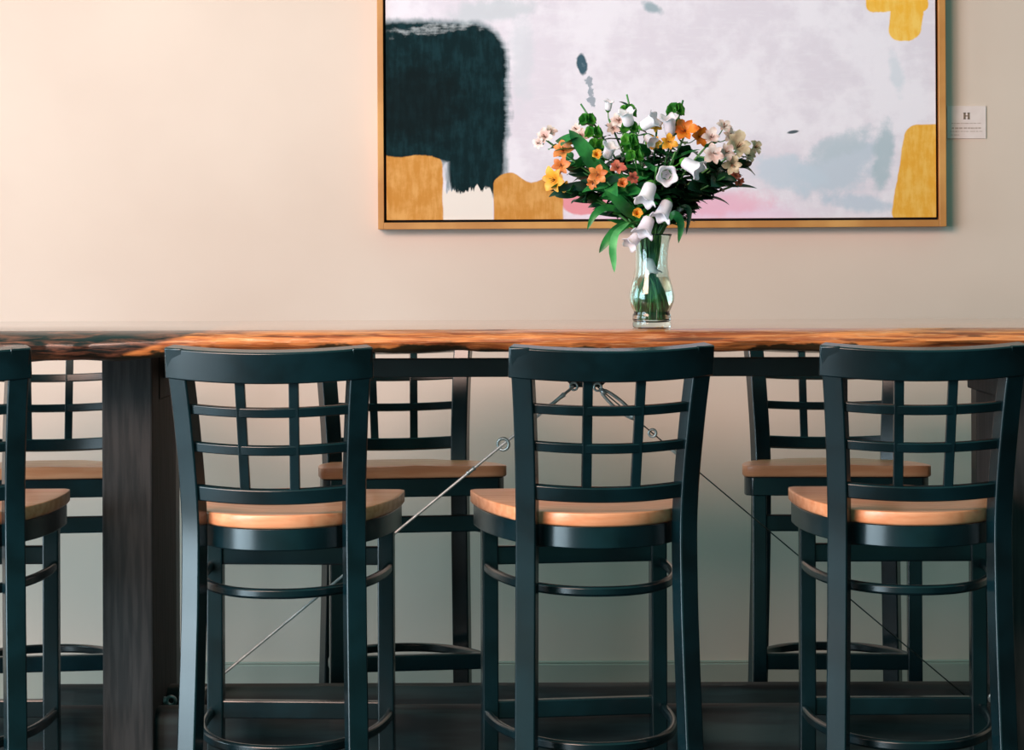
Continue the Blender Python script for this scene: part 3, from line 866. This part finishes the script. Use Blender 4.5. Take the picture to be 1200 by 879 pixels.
# white bellflowers
bells = [
 ('white bellflower stem crossing the front, its bells hanging down the middle', [(764, 214, -.11, (-.35, -.9), 27, 12), (784, 235, -.10, (-.45, -.9), 25, 11), (762, 254, -.08, (-.4, -.9), 24, 11.5)], V(770, 196, -.07)),
 ('white bellflower stem with a bell turned right and an open one facing us', [(799, 189, -.10, (.85, -.5), 25, 11), (781, 205, -.085, (.0, -.12), 18, 11)], V(792, 178, -.05)),
 ('white bellflower stem with bells at the very top middle', [(738, 149, -.02, (-.2, .8), 20, 10), (751, 150, -.03, (.7, .4), 22, 10), (757, 160, -.06, (.3, -.3), 14, 7)], V(745, 160, .0)),
 ('white pink-tinged bell standing upright beside the bright orange lily', [(786, 160, -.03, (-.1, .9), 24, 10)], V(786, 168, -.02)),
 ('small white bell on a dark thin stem at top left of centre', [(713, 130, .02, (.1, 1), 12, 6), (711, 186, -.05, (.2, .6), 18, 9)], V(714, 140, .02)),
 ('white bell hanging over the left side of the vase rim', [(749, 275, -.055, (-.6, -.65), 19, 9.5)], V(754, 262, -.035)),
]
for lab, bl, tip in bells:
    root, path, part = flower('bellflower_stem', lab, 'flower', 'white bellflower stems in the vase', tip)
    for (x, y, dy, d, L, R) in bl:
        c = V(x, y, dy); dd = Vector((d[0], -.35 if abs(d[1]) > .2 else -1.0, d[1]))
        bm = bmesh.new(); bell(bm, c, dd, L*PK, R*PK); part('bell', bm, M['white'])
        bm = bmesh.new(); cup(bm, c - dd.normalized()*.0045, dd, R*PK*.5); side_stalk(bm, path, c); part('calyx', bm, M['ireland'])
    if len(bl) > 1: part('foliage', foliage(path, 7, .040, .013), M['leaf'])
# one bell inside the neck of the vase
root, path, part = flower('bellflower_stem', 'white bell pressed inside the narrow neck of the glass vase', 'flower', 'white bellflower stems in the vase', Vector((VX + .004, VY, RIM + .012)))
c = Vector((VX - .010, VY - .010, TZ + 82*PXM)); bm = bmesh.new(); bell(bm, c, Vector((.35, -.1, -1)), 21*PK, 9.5*PK); part('bell', bm, M['white'])

# green bells of Ireland
irel = [
 ('green bell-cup spire at left, leaning outward with a curled tip', [(700, 172, -.02), (696, 157, -.01), (689, 142, .0)], V(681, 122, .01)),
 ('green bell-cup spire at the top centre of the bouquet', [(738, 150, -.01), (736, 132, .0)], V(735, 111, .0)),
 ('green bell-cup spire at the top right with a curled tip', [(789, 146, .01), (792, 131, .0)], V(801, 118, .0)),
 ('green bell-cup stem buried in the middle of the bouquet', [(738, 166, -.08), (744, 184, -.08), (741, 176, -.07)], V(738, 158, -.06)),
]
for lab, cl, tip in irel:
    root, path, part = flower('green_bell_stem', lab, 'flower', 'green bell-cup stems in the vase', tip, r=.0024)
    for x, y, dy in cl:
        c = V(x, y, dy); bm = bmesh.new()
        for k in range(6):
            a = k*PI/3 + random.uniform(-.2, .2); d = Vector((math.cos(a), math.sin(a), .35))
            cup(bm, c + Vector((math.cos(a)*.0045, math.sin(a)*.0045, random.uniform(-.003, .003))), d, 6.5*PK)
        part('cups', bm, M['ireland'])
    part('foliage', foliage(path, 5, .035, .013), M['leaf_dark'])

# leafy greenery
green = [
 ('upright broad-leaved green sprig at left with a pointed tip', V(668, 158, -.02), 'leaf', 11, .062, .026),
 ('dark leafy sprig reaching low left toward the ochre paint', V(656, 222, -.03), 'leaf_dark', 12, .055, .018),
 ('glossy green sprig in the lower left middle of the bouquet', V(712, 214, -.09), 'leaf', 12, .058, .020),
 ('dark leafy sprig filling the right side under the blush blooms', V(838, 192, -.01), 'leaf_dark', 22, .050, .026),
 ('dark leafy sprig at lower right, nearest the pink paint', V(850, 208, -.05), 'leaf_dark', 22, .050, .026),
 ('dark leafy sprig with a pointed tip at the right end', V(874, 190, .02), 'leaf_dark', 16, .048, .022),
 ('dark green sprig behind the open white bell', V(806, 200, .04), 'leaf_dark', 22, .055, .026),
 ('dark green sprig behind the orange lily', V(806, 172, .05), 'leaf_dark', 20, .052, .024),
 ('mid green sprig in the top middle between white and yellow blooms', V(757, 166, .0), 'leaf', 20, .045, .018),
 ('dark green sprig behind the coral bloom', V(728, 180, .05), 'leaf_dark', 20, .052, .022),
 ('green sprig behind the peach bloom at left of centre', V(700, 188, .04), 'leaf', 16, .052, .022),
 ('dark green sprig at the centre back, just above the vase', V(775, 215, .03), 'leaf_dark', 22, .050, .024),
 ('dark green sprig at lower centre front behind the lowest bells', V(770, 225, -.03), 'leaf_dark', 20, .042, .020),
 ('dark leafy sprig in the gap between the open white bell and the right-pointing bell', V(793, 192, .02), 'leaf_dark', 24, .046, .024),
 ('green sprig in the gap between the coral bloom and the hanging white bells', V(752, 196, -.02), 'leaf', 24, .046, .022),
 ('dark green sprig behind the golden yellow blooms', V(776, 176, .04), 'leaf_dark', 24, .046, .024),
 ('dark green sprig behind the pale orange blooms at left', V(676, 196, .03), 'leaf_dark', 20, .048, .022),
 ('dark green sprig under the cream cluster near the right end', V(856, 196, .03), 'leaf_dark', 24, .044, .024),
 ('dark green sprig low in the middle behind the yellow bud', V(744, 232, .02), 'leaf_dark', 20, .044, .022),
 ('dark green sprig low on the right side over the frame edge', V(815, 222, -.02), 'leaf_dark', 18, .046, .022),
]
for lab, tip, mk, n, L, W in green:
    root, path, part = flower('leafy_sprig', lab, 'foliage', 'leafy sprigs in the vase', tip, r=.0026)
    part('foliage', foliage(path, int(n*1.5), L*1.08, W*1.35, droop=.35, z0=RIM+.03), M[mk])

# individual drooping leaves around the rim
def long_leaf(lab, pts, W, mk):
    P = [V(*p) for p in pts]; path = stem_path(P[0])
    root = empty('long_leaf', path[0]); tag(root, lab, 'leaf', 'long drooping leaves')
    bm = bmesh.new(); tube(bm, path, .0015, 6)
    bmesh.ops.transform(bm, matrix=Matrix.Translation(-path[0]), verts=bm.verts[:]); obj('stem', bm, M['stem'], root, smooth=True)
    c = bez(P, 14); bm = bmesh.new(); prev = None; N = len(c)
    for i, p in enumerate(c):
        t = i/(N-1); d = (c[min(i+1, N-1)] - c[max(i-1, 0)]).normalized()
        s = d.cross(Vector((0, -1, .25))).normalized(); nn = s.cross(d).normalized(); w = W*PK*.5*(math.sin(PI*min(1, .06+t*.94))**.7)
        if nn.y > 0: nn = -nn
        cur = [bm.verts.new(p - s*w + nn*w*.35), bm.verts.new(p), bm.verts.new(p + s*w + nn*w*.35)]
        if prev:
            bm.faces.new((prev[0], prev[1], cur[1], cur[0])); bm.faces.new((prev[1], prev[2], cur[2], cur[1]))
        prev = cur
    bmesh.ops.transform(bm, matrix=Matrix.Translation(-path[0]), verts=bm.verts[:]); obj('blade', bm, M[mk], root, smooth=True)
long_leaf('long leaf arching down at left, its tip before the oak frame', [(738, 250, -.05), (712, 244, -.07), (697, 252, -.08), (688, 270, -.08)], 9, 'leaf')
long_leaf('dark green leaf pointing down-left beside the vase rim', [(742, 262, -.04), (726, 268, -.06), (712, 282, -.07), (702, 297, -.07)], 12, 'leaf')
long_leaf('fresh light green leaf hanging with a twisted tip left of the vase', [(736, 262, -.05), (722, 274, -.07), (718, 292, -.08), (719, 306, -.08), (720, 320, -.08)], 9, 'leaf_light')
long_leaf('broad green leaf sloping from the rim up to the left', [(752, 258, -.05), (736, 248, -.08), (722, 234, -.1), (708, 222, -.1)], 15, 'leaf')
long_leaf('narrow dark leaf curling down at right of the vase', [(782, 262, -.03), (800, 244, -.05), (808, 250, -.05), (804, 276, -.05)], 7, 'leaf_dark')
long_leaf('green leaf hanging just right of the vase rim', [(780, 262, -.04), (790, 252, -.06), (798, 264, -.06), (795, 286, -.06)], 10, 'leaf')
long_leaf('tall pointed leaf rising at left beside the pale orange blooms', [(742, 244, -.0), (706, 204, -.03), (682, 172, -.04), (667, 152, -.04)], 20, 'leaf')
long_leaf('dark pointed leaf stretching to the far left above the pink paint', [(742, 250, -.0), (708, 222, -.03), (676, 219, -.04), (645, 224, -.04)], 13, 'leaf_dark')

# ------------------------------------------------------------------ light
w = bpy.data.worlds.new('World'); SC.world = w; w.use_nodes = True
nt = w.node_tree; nt.nodes.clear()
o = nt.nodes.new('ShaderNodeOutputWorld'); b = nt.nodes.new('ShaderNodeBackground'); nt.links.new(b.outputs[0], o.inputs[0])
b.inputs[0].default_value = (0.17, 0.60, 0.57, 1); b.inputs[1].default_value = 0.74
def area(name, loc, target, sx, sy, power, color):
    l = bpy.data.lights.new(name, 'AREA'); l.shape = 'RECTANGLE'; l.size = sx; l.size_y = sy; l.energy = power; l.color = color
    ob = bpy.data.objects.new(name, l); COL.objects.link(ob); ob.location = loc
    ob.rotation_euler = (Vector(target) - Vector(loc)).to_track_quat('-Z', 'Y').to_euler()
    return ob
area('window_daylight', (-3.58, 2.3, 1.42), (0, 2.3, 1.42), 3.1, 2.6, 320, (0.70, 0.88, 1.0))
area('added_window_light', (-3.58, 5.5, 1.57), (0, 5.5, 1.57), 1.55, 1.7, 65, (0.66, 0.88, 1.0))  # added source, puts blue light on inner sides of the stool uprights
area('ceiling_lamp', (-2.5, 1.9, 2.98), (0.0, 7.0, 1.4), 2.6, 1.3, 250, (1.0, .66, .54))

cam = bpy.data.cameras.new('camera'); co = bpy.data.objects.new('camera', cam); COL.objects.link(co)
co.location = (0, 0, H); co.rotation_euler = (PI/2, math.radians(0.0), 0)
co.rotation_euler.rotate_axis('Z', math.radians(-.18))
cam.sensor_width = 36; cam.lens = FPX*36/1200
cam.shift_y = -(439.5-HZ)/1200; cam.clip_start = .05
SC.camera = co
SC.view_settings.view_transform = 'Standard'; SC.view_settings.look = 'None'
SC.view_settings.gamma = 1.0; SC.view_settings.use_curve_mapping = False
SC.view_settings.exposure = 0.0
